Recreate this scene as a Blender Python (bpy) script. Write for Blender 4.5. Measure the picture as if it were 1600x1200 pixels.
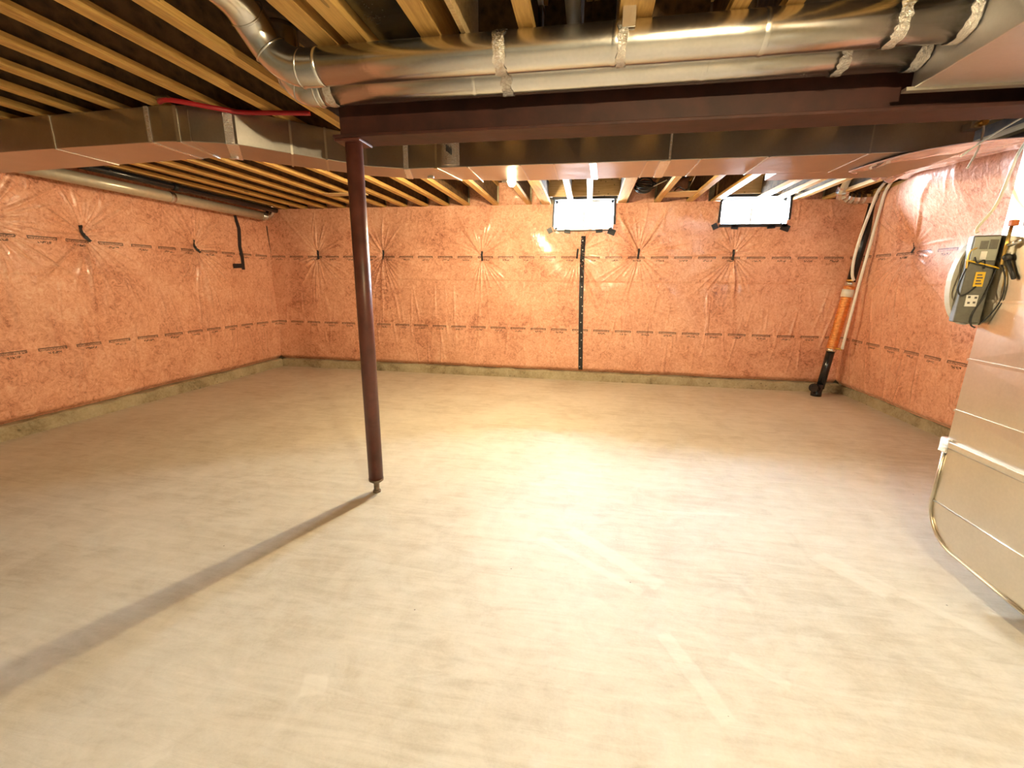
import bpy, bmesh, math, random
import numpy as np
from mathutils import Vector, Matrix

for o in list(bpy.data.objects):
    bpy.data.objects.remove(o)
S = bpy.context.scene
COL = S.collection

# ------------------------------------------------------------------ camera
CAM_H = 1.40
F_PX, YAW, PITCH, ROLL = 668.96, 9.815, 13.384, 0.696
y_, p_, r_ = [math.radians(a) for a in (YAW, PITCH, ROLL)]
fwd = Vector((-math.sin(y_) * math.cos(p_), math.cos(y_) * math.cos(p_), -math.sin(p_)))
rt0 = Vector((math.cos(y_), math.sin(y_), 0))
up0 = rt0.cross(fwd)
rt = rt0 * math.cos(r_) + up0 * math.sin(r_)
up = rt.cross(fwd)
cd = bpy.data.cameras.new('camera')
cd.sensor_width = 36.0
cd.lens = F_PX / 1600 * 36.0
cd.clip_start = 0.02
cam = bpy.data.objects.new('camera', cd)
COL.objects.link(cam)
cam.matrix_world = Matrix(((rt.x, up.x, -fwd.x, 0), (rt.y, up.y, -fwd.y, 0), (rt.z, up.z, -fwd.z, CAM_H), (0, 0, 0, 1)))
S.camera = cam

# ------------------------------------------------------------------ daylight, bulbs, exposure
SKY_COLOR = (0.66, 0.83, 1.0)
SKY_STRENGTH = 270.0
BULB_FAR_W = 118.0
BULB_NEAR_W = 95.0
BULB_COLOR = (1.0, 0.80, 0.47)
S.view_settings.view_transform = 'Standard'
S.view_settings.look = 'None'
S.view_settings.gamma = 1.0
S.view_settings.use_curve_mapping = False
S.view_settings.exposure = 1.08
world = bpy.data.worlds.new('sky')
S.world = world
world.use_nodes = True
bg = world.node_tree.nodes['Background']
# even overcast sky above the horizon, plain dull ground below it
_t = world.node_tree
_tc = _t.nodes.new('ShaderNodeTexCoord'); _sx = _t.nodes.new('ShaderNodeSeparateXYZ'); _rp = _t.nodes.new('ShaderNodeValToRGB')
_t.links.new(_tc.outputs['Generated'], _sx.inputs[0]); _t.links.new(_sx.outputs[2], _rp.inputs[0]); _t.links.new(_rp.outputs[0], bg.inputs[0])
_rp.color_ramp.elements[0].position = 0.0; _rp.color_ramp.elements[0].color = (0.22, 0.25, 0.28, 1)
_rp.color_ramp.elements[1].position = 0.02; _rp.color_ramp.elements[1].color = (*SKY_COLOR, 1)
bg.inputs[1].default_value = SKY_STRENGTH

# ------------------------------------------------------------------ room numbers (metres)
XL, XR, YB, YF = -5.015, 3.34, 6.305, -3.6      # faces of the plastic on the insulation
JB = 2.45                                       # underside of joists
JT = 2.752                                      # underside of subfloor
WIN = [(-0.515, 0.27, 2.115, 2.50), (1.63, 2.42, 2.15, 2.49)]

# ------------------------------------------------------------------ materials
MATS = {}
def newmat(name):
    m = bpy.data.materials.new(name); m.use_nodes = True
    nt = m.node_tree
    MATS[name] = m
    return m, nt, nt.nodes['Principled BSDF']
def node(nt, typ, **kw):
    n = nt.nodes.new(typ)
    for k, v in kw.items():
        if k in n.inputs: n.inputs[k].default_value = v
        else: setattr(n, k, v)
    return n
def L(nt, a, b): nt.links.new(a, b)
def val(nt, x, sock):
    if isinstance(x, (int, float)): sock.default_value = x
    else: L(nt, x, sock)
def M(nt, op, a, b=0.0, c=0.0, clamp=False):
    n = nt.nodes.new('ShaderNodeMath'); n.operation = op; n.use_clamp = clamp
    val(nt, a, n.inputs[0]); val(nt, b, n.inputs[1]); val(nt, c, n.inputs[2])
    return n.outputs[0]
def ramp(nt, fac, stops):
    n = nt.nodes.new('ShaderNodeValToRGB'); L(nt, fac, n.inputs[0])
    e = n.color_ramp.elements
    while len(e) < len(stops): e.new(0.5)
    for i, (p, c) in enumerate(stops):
        e[i].position = p; e[i].color = (*c, 1) if len(c) == 3 else c
    return n.outputs[0]
def mixc(nt, fac, a, b, mode='MIX'):
    n = nt.nodes.new('ShaderNodeMix'); n.data_type = 'RGBA'; n.blend_type = mode
    val(nt, fac, n.inputs[0])
    for x, s in ((a, n.inputs[6]), (b, n.inputs[7])):
        if isinstance(x, tuple): s.default_value = (*x, 1)
        else: L(nt, x, s)
    return n.outputs[2]
def coords(nt, scale=(1, 1, 1), kind='Object', rot=(0, 0, 0)):
    t = nt.nodes.new('ShaderNodeTexCoord')
    mp = nt.nodes.new('ShaderNodeMapping'); mp.inputs['Scale'].default_value = scale
    mp.inputs['Rotation'].default_value = rot
    L(nt, t.outputs[kind], mp.inputs[0])
    return mp.outputs[0]
def noise(nt, vec, scale, detail=4, rough=0.55, dist=0.0):
    n = node(nt, 'ShaderNodeTexNoise', Scale=scale, Detail=detail, Roughness=rough, Distortion=dist)
    L(nt, vec, n.inputs['Vector'])
    return n.outputs[0]
def bump(nt, h, strength, dist, bsdf, coat=False):
    b = node(nt, 'ShaderNodeBump', Strength=strength, Distance=dist)
    L(nt, h, b.inputs['Height']); L(nt, b.outputs[0], bsdf.inputs['Normal'])
    if coat: L(nt, b.outputs[0], bsdf.inputs['Coat Normal'])
    return b
def simple(name, col, rough=0.5, metal=0.0, var=0.12, nscale=20.0, bumpd=0.0, coat=0.0):
    m, nt, b = newmat(name)
    v = coords(nt)
    n = noise(nt, v, nscale, 5)
    lo = tuple(c * (1 - var) for c in col); hi = tuple(min(1, c * (1 + var)) for c in col)
    L(nt, ramp(nt, n, [(0.3, lo), (0.7, hi)]), b.inputs['Base Color'])
    b.inputs['Roughness'].default_value = rough
    b.inputs['Metallic'].default_value = metal
    b.inputs['Coat Weight'].default_value = coat
    if bumpd: bump(nt, n, 0.4, bumpd, b)
    return m

def concrete_floor():
    m, nt, b = newmat('concrete_floor')
    v = coords(nt)
    n1 = noise(nt, v, 0.9, 6, 0.6, 0.4); n2 = noise(nt, v, 7, 8, 0.65, 0.8); n3 = noise(nt, v, 90, 3, 0.6)
    n4 = noise(nt, coords(nt, (1.2, 9, 1), rot=(0, 0, 0.5)), 2.2, 7, 0.65, 1.2)
    f = M(nt, 'ADD', M(nt, 'MULTIPLY', n1, 0.36), M(nt, 'ADD', M(nt, 'MULTIPLY', n2, 0.26), M(nt, 'ADD', M(nt, 'MULTIPLY', n4, 0.28), M(nt, 'MULTIPLY', n3, 0.10))))
    base = ramp(nt, f, [(0.36, (0.46, 0.40, 0.30)), (0.5, (0.62, 0.57, 0.47)), (0.63, (0.73, 0.68, 0.58))])
    # pale trowel / board marks that stay where they are on the slab: (cx, cy, length, width, angle)
    marks = [(0.18, 2.06, 0.60, 0.085, -0.74), (0.06, 1.97, 0.62, 0.05, -0.60), (0.45, 1.39, 0.38, 0.065, -1.14),
             (0.70, 1.45, 0.20, 0.04, -0.55), (-0.89, 1.095, 0.085, 0.085, 0.3), (1.37, 2.14, 0.32, 0.13, -0.9),
             (-1.2, 0.79, 0.07, 0.03, 0.8), (1.62, 1.9, 0.5, 0.05, -0.8), (0.75, 2.6, 0.5, 0.03, 0.1)]
    t = nt.nodes.new('ShaderNodeTexCoord')
    sep = nt.nodes.new('ShaderNodeSeparateXYZ'); L(nt, t.outputs['Object'], sep.inputs[0])
    wob = M(nt, 'MULTIPLY', M(nt, 'SUBTRACT', noise(nt, v, 14, 3), 0.5), 0.035)
    acc = None; edge = None
    for cx, cy, ln, wd, an in marks:
        ca, sa = math.cos(an), math.sin(an)
        dx = M(nt, 'SUBTRACT', sep.outputs[0], cx); dy = M(nt, 'SUBTRACT', sep.outputs[1], cy)
        lu = M(nt, 'ADD', M(nt, 'MULTIPLY', dx, ca), M(nt, 'MULTIPLY', dy, sa))
        lv = M(nt, 'SUBTRACT', M(nt, 'MULTIPLY', dy, ca), M(nt, 'MULTIPLY', dx, sa))
        du = M(nt, 'SUBTRACT', M(nt, 'ABSOLUTE', lu), ln / 2); dv = M(nt, 'SUBTRACT', M(nt, 'ABSOLUTE', lv), wd / 2)
        d = M(nt, 'ADD', M(nt, 'MAXIMUM', du, dv), wob)
        k = M(nt, 'SUBTRACT', 1.0, M(nt, 'DIVIDE', M(nt, 'ADD', d, 0.006), 0.012), clamp=True)
        acc = k if acc is None else M(nt, 'MAXIMUM', acc, k)
    col = mixc(nt, M(nt, 'MULTIPLY', acc, 0.30), base, (0.80, 0.76, 0.66))
    # small dark specks
    vo = node(nt, 'ShaderNodeTexVoronoi', Scale=5.0); L(nt, v, vo.inputs['Vector'])
    sp = M(nt, 'LESS_THAN', vo.outputs['Distance'], 0.02)
    col = mixc(nt, M(nt, 'MULTIPLY', sp, 0.7), col, (0.12, 0.10, 0.08))
    L(nt, col, b.inputs['Base Color'])
    L(nt, M(nt, 'ADD', 0.50, M(nt, 'MULTIPLY', n2, 0.2)), b.inputs['Roughness'])
    bump(nt, M(nt, 'ADD', M(nt, 'MULTIPLY', f, 1.0), M(nt, 'MULTIPLY', acc, 0.25)), 0.25, 0.01, b)
    return m

def concrete_wall():
    m, nt, b = newmat('concrete_wall')
    v = coords(nt)
    n1 = noise(nt, v, 3, 7, 0.65, 0.5); n2 = noise(nt, v, 40, 4, 0.6)
    f = M(nt, 'ADD', M(nt, 'MULTIPLY', n1, 0.7), M(nt, 'MULTIPLY', n2, 0.3))
    col = ramp(nt, f, [(0.34, (0.20, 0.16, 0.09)), (0.48, (0.40, 0.34, 0.22)), (0.68, (0.55, 0.49, 0.34))])
    vo = node(nt, 'ShaderNodeTexVoronoi', Scale=9.0); L(nt, v, vo.inputs['Vector'])
    pit = M(nt, 'LESS_THAN', vo.outputs['Distance'], 0.10)
    col = mixc(nt, M(nt, 'MULTIPLY', pit, 0.6), col, (0.10, 0.08, 0.05))
    L(nt, col, b.inputs['Base Color']); b.inputs['Roughness'].default_value = 0.85
    bump(nt, f, 0.5, 0.015, b)
    return m

def insulation(name, zlines):
    """pink glass wool seen through clear printed plastic; UV = metres along wall, height"""
    m, nt, b = newmat(name)
    uvn = nt.nodes.new('ShaderNodeUVMap'); uvn.uv_map = 'UVMap'
    sep = nt.nodes.new('ShaderNodeSeparateXYZ'); L(nt, uvn.outputs[0], sep.inputs[0])
    u, z = sep.outputs[0], sep.outputs[1]
    v = coords(nt)
    n1 = noise(nt, v, 2.0, 4, 0.6, 0.6); n2 = noise(nt, v, 16, 8, 0.7, 1.6); n3 = noise(nt, v, 55, 5, 0.7, 1.0)
    f = M(nt, 'ADD', M(nt, 'MULTIPLY', n1, 0.25), M(nt, 'ADD', M(nt, 'MULTIPLY', n2, 0.5), M(nt, 'MULTIPLY', n3, 0.25)))
    wool = ramp(nt, f, [(0.38, (0.36, 0.12, 0.065)), (0.455, (0.70, 0.325, 0.205)), (0.54, (0.86, 0.46, 0.305)), (0.63, (0.95, 0.64, 0.47))])
    # printed rows: a double rule with arrow ends and a short line of small print under it
    nb = noise(nt, coords(nt, (1, 1, 1), 'UV'), 160, 2, 0.6)
    brk = M(nt, 'GREATER_THAN', nb, 0.50)
    nb2 = noise(nt, coords(nt, (1, 1, 1), 'UV'), 75, 1, 0.5)
    brk2 = M(nt, 'GREATER_THAN', nb2, 0.50)
    acc = None
    for i, zl in enumerate(zlines):
        c = M(nt, 'FRACT', M(nt, 'DIVIDE', M(nt, 'ADD', u, 20.07 + 0.11 * i), 0.302))
        dz = M(nt, 'SUBTRACT', z, zl)
        inn = M(nt, 'MULTIPLY', M(nt, 'GREATER_THAN', c, 0.12), M(nt, 'LESS_THAN', c, 0.86))
        r1 = M(nt, 'LESS_THAN', M(nt, 'ABSOLUTE', M(nt, 'SUBTRACT', dz, 0.013)), 0.0045)
        r2 = M(nt, 'MULTIPLY', M(nt, 'LESS_THAN', M(nt, 'ABSOLUTE', M(nt, 'ADD', dz, 0.003)), 0.0105), brk)
        wedge = M(nt, 'ADD', M(nt, 'MULTIPLY', dz, 1.6), 0.335)
        r3 = M(nt, 'MULTIPLY', M(nt, 'GREATER_THAN', M(nt, 'ABSOLUTE', M(nt, 'SUBTRACT', c, 0.49)), wedge), M(nt, 'LESS_THAN', M(nt, 'ABSOLUTE', M(nt, 'SUBTRACT', dz, 0.004)), 0.012))
        inn2 = M(nt, 'MULTIPLY', M(nt, 'GREATER_THAN', c, 0.34), M(nt, 'LESS_THAN', c, 0.70))
        r4 = M(nt, 'MULTIPLY', M(nt, 'MULTIPLY', inn2, M(nt, 'LESS_THAN', M(nt, 'ABSOLUTE', M(nt, 'ADD', dz, 0.036)), 0.011)), brk2)
        k = M(nt, 'MAXIMUM', M(nt, 'MULTIPLY', inn, M(nt, 'MAXIMUM', r1, M(nt, 'MAXIMUM', r2, r3))), r4)
        acc = k if acc is None else M(nt, 'MAXIMUM', acc, k)
    col = wool if acc is None else mixc(nt, M(nt, 'MULTIPLY', acc, 0.88), wool, (0.045, 0.018, 0.012))
    L(nt, col, b.inputs['Base Color'])
    b.inputs['Roughness'].default_value = 0.55
    b.inputs['Coat Weight'].default_value = 0.9
    b.inputs['Coat Roughness'].default_value = 0.09
    b.inputs['Coat IOR'].default_value = 1.5
    # small crinkle of the film
    cr = noise(nt, coords(nt, (1, 1, 0.45)), 22, 3, 0.5, 1.2)
    bump(nt, M(nt, 'ADD', cr, M(nt, 'MULTIPLY', n2, 0.25)), 0.30, 0.012, b, coat=True)
    return m

def galvanised(name, col=(0.72, 0.71, 0.68), rough=0.24, var=0.10):
    m, nt, b = newmat(name)
    v = coords(nt)
    n1 = noise(nt, v, 5, 4, 0.6); n2 = noise(nt, v, 70, 3, 0.6)
    f = M(nt, 'ADD', M(nt, 'MULTIPLY', n1, 0.6), M(nt, 'MULTIPLY', n2, 0.4))
    L(nt, ramp(nt, f, [(0.3, tuple(c * (1 - var) for c in col)), (0.7, tuple(min(1, c * (1 + var)) for c in col))]), b.inputs['Base Color'])
    b.inputs['Metallic'].default_value = 1.0
    L(nt, M(nt, 'ADD', rough - 0.05, M(nt, 'MULTIPLY', f, 0.12)), b.inputs['Roughness'])
    bump(nt, n1, 0.12, 0.02, b)
    return m

def foil(name='foil_tape'):
    m, nt, b = newmat(name)
    v = coords(nt)
    n = noise(nt, v, 60, 4, 0.7, 1.5)
    b.inputs['Base Color'].default_value = (0.86, 0.84, 0.80, 1)
    b.inputs['Metallic'].default_value = 1.0; b.inputs['Roughness'].default_value = 0.25
    bump(nt, n, 0.7, 0.012, b)
    return m

def wood(name, lo, hi, axis=1):
    m, nt, b = newmat(name)
    sc = [14, 14, 14]; sc[axis] = 0.9
    v = coords(nt, tuple(sc))
    n1 = noise(nt, v, 3.0, 6, 0.65, 1.0); n2 = noise(nt, coords(nt), 4, 3)
    f = M(nt, 'ADD', M(nt, 'MULTIPLY', n1, 0.7), M(nt, 'MULTIPLY', n2, 0.3))
    col = ramp(nt, f, [(0.34, lo), (0.62, hi)])
    vo = node(nt, 'ShaderNodeTexVoronoi', Scale=1.0); L(nt, coords(nt, (11, 2.2, 11)), vo.inputs['Vector'])
    kn = M(nt, 'LESS_THAN', vo.outputs['Distance'], 0.10)
    col = mixc(nt, M(nt, 'MULTIPLY', kn, 0.55), col, tuple(c * 0.25 for c in lo))
    L(nt, col, b.inputs['Base Color'])
    b.inputs['Roughness'].default_value = 0.6
    bump(nt, n1, 0.25, 0.004, b)
    return m

def strandboard(name, dark, light):
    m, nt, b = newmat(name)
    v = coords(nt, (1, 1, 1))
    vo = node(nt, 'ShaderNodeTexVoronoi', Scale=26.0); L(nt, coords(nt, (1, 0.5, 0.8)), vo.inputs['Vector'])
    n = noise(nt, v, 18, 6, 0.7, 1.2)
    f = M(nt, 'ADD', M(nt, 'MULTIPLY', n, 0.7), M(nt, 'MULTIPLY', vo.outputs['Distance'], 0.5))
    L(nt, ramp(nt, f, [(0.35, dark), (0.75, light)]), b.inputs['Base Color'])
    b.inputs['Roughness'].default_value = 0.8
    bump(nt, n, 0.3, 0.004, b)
    return m

def emission(name, col, watts, area):
    m = bpy.data.materials.new(name); m.use_nodes = True
    nt = m.node_tree; nt.nodes.clear()
    e = nt.nodes.new('ShaderNodeEmission'); o = nt.nodes.new('ShaderNodeOutputMaterial')
    e.inputs[0].default_value = (*col, 1); e.inputs[1].default_value = watts / (math.pi * area)
    L(nt, e.outputs[0], o.inputs[0]); MATS[name] = m
    return m

def glass():
    m = bpy.data.materials.new('window_glass'); m.use_nodes = True
    nt = m.node_tree; nt.nodes.clear()
    t = nt.nodes.new('ShaderNodeBsdfTransparent'); g = nt.nodes.new('ShaderNodeBsdfGlossy'); g.inputs['Roughness'].default_value = 0.02
    fr = nt.nodes.new('ShaderNodeFresnel'); fr.inputs[0].default_value = 1.45
    mx = nt.nodes.new('ShaderNodeMixShader'); o = nt.nodes.new('ShaderNodeOutputMaterial')
    t.inputs[0].default_value = (0.97, 0.99, 1, 1)
    L(nt, fr.outputs[0], mx.inputs[0]); L(nt, t.outputs[0], mx.inputs[1]); L(nt, g.outputs[0], mx.inputs[2]); L(nt, mx.outputs[0], o.inputs[0])
    MATS['window_glass'] = m
    return m

concrete_floor(); concrete_wall()
insulation('pink_insulation', (1.742, 0.732))
insulation('pink_insulation_plain', ())
simple('crumpled_plastic', (0.62, 0.44, 0.46), 0.22, 0.0, 0.25, 6, 0.006, 1.0)
galvanised('galvanised'); galvanised('galvanised_dull', (0.64, 0.60, 0.52), 0.42, 0.08)
galvanised('trunk_metal', (0.50, 0.47, 0.43), 0.34, 0.10); galvanised('drop_metal', (0.66, 0.62, 0.54), 0.30, 0.08); galvanised('plenum_metal', (0.72, 0.71, 0.72), 0.42, 0.06)
galvanised('dark_sheet', (0.16, 0.17, 0.17), 0.25); foil()
wood('joist_wood', (0.42, 0.22, 0.055), (0.72, 0.45, 0.14)); wood('pale_wood', (0.52, 0.34, 0.14), (0.78, 0.58, 0.32), 0)
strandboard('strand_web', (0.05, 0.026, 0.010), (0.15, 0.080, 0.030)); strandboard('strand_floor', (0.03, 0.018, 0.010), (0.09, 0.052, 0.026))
simple('red_oxide', (0.055, 0.014, 0.009), 0.60, 0, 0.35, 9, 0.004)
simple('post_paint', (0.115, 0.036, 0.026), 0.38, 0, 0.3, 11, 0.004)
simple('rusty_steel', (0.22, 0.17, 0.12), 0.55, 0.6, 0.4, 40, 0.004)
simple('black_tape', (0.018, 0.017, 0.022), 0.45, 0, 0.3, 30)
simple('staple_white', (0.75, 0.73, 0.70), 0.5, 0, 0.05)
simple('black_pipe', (0.012, 0.012, 0.014), 0.22, 0, 0.2)
simple('grey_pipe', (0.34, 0.33, 0.30), 0.45, 0, 0.1)
simple('duct_beige', (0.62, 0.56, 0.44), 0.30, 0.35, 0.08)
simple('copper', (0.86, 0.40, 0.14), 0.34, 1.0, 0.18, 30)
simple('white_plastic', (0.86, 0.84, 0.78), 0.4, 0, 0.04)
simple('vinyl_white', (0.80, 0.83, 0.86), 0.35, 0, 0.03)
simple('porcelain', (0.80, 0.78, 0.74), 0.3, 0, 0.03)
simple('cable_cream', (0.72, 0.66, 0.52), 0.5, 0, 0.06)
simple('cable_black', (0.015, 0.015, 0.015), 0.5, 0, 0.1)
simple('red_plastic', (0.40, 0.012, 0.018), 0.4, 0, 0.15)
simple('device_grey', (0.13, 0.125, 0.10), 0.45, 0, 0.12, 60)
simple('device_pale', (0.36, 0.37, 0.30), 0.5, 0, 0.1)
simple('cover_beige', (0.52, 0.49, 0.41), 0.5, 0, 0.06)
simple('label_yellow', (0.80, 0.50, 0.02), 0.5, 0, 0.05)
simple('label_white', (0.78, 0.76, 0.70), 0.5, 0, 0.04)
simple('label_ink', (0.10, 0.09, 0.08), 0.6, 0, 0.1)
simple('brass', (0.72, 0.48, 0.14), 0.3, 1.0, 0.1)
simple('orange_cap', (0.50, 0.13, 0.03), 0.5, 0, 0.1)
simple('dark_gap', (0.05, 0.035, 0.03), 0.8, 0, 0.2)
simple('furnace_paint', (0.55, 0.54, 0.50), 0.4, 0.2, 0.05)
BR = 0.032
AREA = 4 * math.pi * BR * BR * 0.98
emission('bulb_far', BULB_COLOR, BULB_FAR_W, AREA)
emission('bulb_near', BULB_COLOR, BULB_NEAR_W, AREA)
glass()

# ------------------------------------------------------------------ mesh helpers
class MB:
    def __init__(s): s.v = []; s.f = []; s.sm = []
    def add(s, vs, fs, smooth=False):
        b = len(s.v); s.v += [tuple(v) for v in vs]
        for f in fs: s.f.append([i + b for i in f]); s.sm.append(smooth)
        return s
    def box(s, x0, x1, y0, y1, z0, z1, mat=None):
        vs = [Vector((x, y, z)) for z in (z0, z1) for y in (y0, y1) for x in (x0, x1)]
        if mat is not None: vs = [mat @ v for v in vs]
        return s.add(vs, [(0, 2, 3, 1), (4, 5, 7, 6), (0, 1, 5, 4), (2, 6, 7, 3), (0, 4, 6, 2), (1, 3, 7, 5)])
    def prism(s, pts, axis, a, b):
        """pts: 2D outline in the two other axes (in xyz order), extruded along axis from a to b"""
        def P(p, t):
            q = list(p); q.insert(axis, t); return q
        n = len(pts)
        return s.add([P(p, a) for p in pts] + [P(p, b) for p in pts],
                     [list(range(n))[::-1], list(range(n, 2 * n))] + [(i, (i + 1) % n, n + (i + 1) % n, n + i) for i in range(n)])
    def sweep(s, path, rad, seg=16, cap=True, smooth=True):
        pts = [Vector(p) for p in path]; n = len(pts)
        rr = rad if isinstance(rad, (list, tuple)) else [rad] * n
        tang = [(pts[min(i + 1, n - 1)] - pts[max(i - 1, 0)]).normalized() for i in range(n)]
        a = Vector((0, 0, 1)) if abs(tang[0].z) < 0.9 else Vector((1, 0, 0))
        nrm = (a - tang[0] * a.dot(tang[0])).normalized(); vs = []
        for i in range(n):
            nrm = (nrm - tang[i] * nrm.dot(tang[i])).normalized(); bn = tang[i].cross(nrm)
            for k in range(seg):
                t = 2 * math.pi * k / seg
                vs.append(pts[i] + (nrm * math.cos(t) + bn * math.sin(t)) * rr[i])
        fs = [(i * seg + k, i * seg + (k + 1) % seg, (i + 1) * seg + (k + 1) % seg, (i + 1) * seg + k) for i in range(n - 1) for k in range(seg)]
        s.add(vs, fs, smooth)
        if cap:
            s.f.append([len(s.v) - n * seg + k for k in range(seg)][::-1]); s.sm.append(False)
            s.f.append([len(s.v) - seg + k for k in range(seg)]); s.sm.append(False)
        return s
    def ball(s, c, r, seg=20, rings=12, sz=1.0):
        vs = []; fs = []
        for i in range(1, rings):
            t = math.pi * i / rings
            for k in range(seg):
                a = 2 * math.pi * k / seg
                vs.append((c[0] + r * math.sin(t) * math.cos(a), c[1] + r * math.sin(t) * math.sin(a), c[2] + r * sz * math.cos(t)))
        vs += [(c[0], c[1], c[2] + r * sz), (c[0], c[1], c[2] - r * sz)]; T = len(vs) - 2
        for i in range(rings - 2):
            for k in range(seg):
                fs.append((i * seg + k, (i + 1) * seg + k, (i + 1) * seg + (k + 1) % seg, i * seg + (k + 1) % seg))
        for k in range(seg):
            fs.append((T, k, (k + 1) % seg)); fs.append((T + 1, (rings - 2) * seg + (k + 1) % seg, (rings - 2) * seg + k))
        return s.add(vs, fs, True)
    def build(s, name, mat, parent=None, bevel=0.0, loc=None, orient=True):
        me = bpy.data.meshes.new(name)
        me.from_pydata(s.v, [], s.f); me.update()
        me.polygons.foreach_set('use_smooth', s.sm)
        if orient:
            bm = bmesh.new(); bm.from_mesh(me); bmesh.ops.recalc_face_normals(bm, faces=bm.faces); bm.to_mesh(me); bm.free()
        me.materials.append(MATS[mat])
        o = bpy.data.objects.new(name, me); COL.objects.link(o)
        if loc is not None:
            me.transform(Matrix.Translation(-Vector(loc))); o.location = loc
        if parent is not None:
            o.parent = parent
            w = Vector((0, 0, 0)); p = parent
            while p is not None: w += Vector(p.location); p = p.parent
            o.location = Vector(o.location) - w
        if bevel:
            md = o.modifiers.new('bevel', 'BEVEL'); md.width = bevel; md.segments = 2; md.limit_method = 'ANGLE'
        return o
def tag(o, label, cat, group=None, kind=None):
    if label: o['label'] = label
    if cat: o['category'] = cat
    if group: o['group'] = group
    if kind: o['kind'] = kind
    return o
def empty(name, loc, label, cat, group=None, kind=None):
    o = bpy.data.objects.new(name, None); o.location = loc; o.empty_display_size = 0.1
    COL.objects.link(o)
    return tag(o, label, cat, group, kind)
def struct(o, label=None, cat=None):
    return tag(o, label, cat, None, 'structure')
def arc(c, r, a0, a1, n, ua, ub):
    c = Vector(c); ua = Vector(ua); ub = Vector(ub)
    return [c + ua * (r * math.cos(a0 + (a1 - a0) * i / n)) + ub * (r * math.sin(a0 + (a1 - a0) * i / n)) for i in range(n + 1)]
def smooth_path(pts, sub=6):
    P = [Vector(p) for p in pts]; out = []
    for i in range(len(P) - 1):
        p0 = P[max(i - 1, 0)]; p1 = P[i]; p2 = P[i + 1]; p3 = P[min(i + 2, len(P) - 1)]
        for k in range(sub):
            t = k / sub
            out.append(0.5 * ((2 * p1) + (p2 - p0) * t + (2 * p0 - 5 * p1 + 4 * p2 - p3) * t * t + (3 * p1 - p0 - 3 * p2 + p3) * t ** 3))
    out.append(P[-1]); return out

# ------------------------------------------------------------------ the shell
fl = struct(MB().box(-5.35, 3.7, YF - 0.3, 6.65, -0.15, 0.0).build('floor', 'concrete_floor'), 'pale trowelled concrete basement floor', 'floor')
CB, CL, CR = 6.385, -5.095, 3.42                # concrete faces behind the insulation
wb = MB().box(CL - 0.25, CR + 0.25, CB, CB + 0.25, 0.0, 2.10)
cols = [CL - 0.25, WIN[0][0] - 0.03, WIN[0][1] + 0.03, WIN[1][0] - 0.03, WIN[1][1] + 0.03, CR + 0.25]
for i in (0, 2, 4): wb.box(cols[i], cols[i + 1], CB, CB + 0.25, 2.10, JT)
for i in (1, 3): wb.box(cols[i], cols[i + 1], CB, CB + 0.25, 2.52, JT)
struct(wb.build('wall_back', 'concrete_wall'), 'grey concrete foundation wall behind the pink insulation with two windows', 'wall')
struct(MB().box(CL - 0.25, CL, YF, CB, 0.0, JT).build('wall_left', 'concrete_wall'), 'grey concrete foundation wall behind insulation with the beige duct', 'wall')
struct(MB().box(CR, CR + 0.25, YF, CB, 0.0, JT).build('wall_right', 'concrete_wall'), 'grey concrete foundation wall behind insulation by the return duct', 'wall')
struct(MB().box(CL - 0.25, CR + 0.25, YF - 0.25, YF, 0.0, JT).build('wall_front', 'concrete_wall'), 'grey concrete wall across the room from the windows', 'wall')
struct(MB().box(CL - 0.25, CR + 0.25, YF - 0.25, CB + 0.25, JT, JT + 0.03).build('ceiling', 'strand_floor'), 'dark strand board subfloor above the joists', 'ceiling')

def curb(name, pts_fn, n, h, label, seed):
    """a rough cast ledge: rows front-bottom, front-top, back-top"""
    rnd = random.Random(seed); vs = []; fs = []
    for i in range(n + 1):
        t = i / n
        j = rnd.uniform(-0.008, 0.008); k = rnd.uniform(-0.012, 0.012)
        for q, (off, z) in enumerate(((0.0, 0.0), (0.004, h * 0.5), (0.012, h - 0.012), (0.026, h), (0.2, h))):
            vs.append(pts_fn(t, off + (j if q < 4 else 0), z + (k if q in (2, 3) else 0)))
    for i in range(n):
        for q in range(4):
            fs.append((i * 5 + q, (i + 1) * 5 + q, (i + 1) * 5 + q + 1, i * 5 + q + 1))
    return struct(MB().add(vs, fs).build(name, 'concrete_wall'), label, 'concrete curb')
YC, XLC, XRC = 6.235, -4.94, 3.385
curb('baseboard_back', lambda t, o, z: (XLC + (XRC - XLC) * t, YC + o, z), 90, 0.118, 'rough concrete curb at foot of the wall with the windows', 3)
curb('baseboard_left', lambda t, o, z: (XLC - o, YF + (YC - YF) * t, z), 90, 0.118, 'rough concrete curb at foot of the wall with the beige duct', 5)
curb('baseboard_right', lambda t, o, z: (XRC + o, YF + (YC - YF) * t, z), 90, 0.118, 'rough concrete curb at foot of the wall beside the drain stack', 7)

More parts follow.
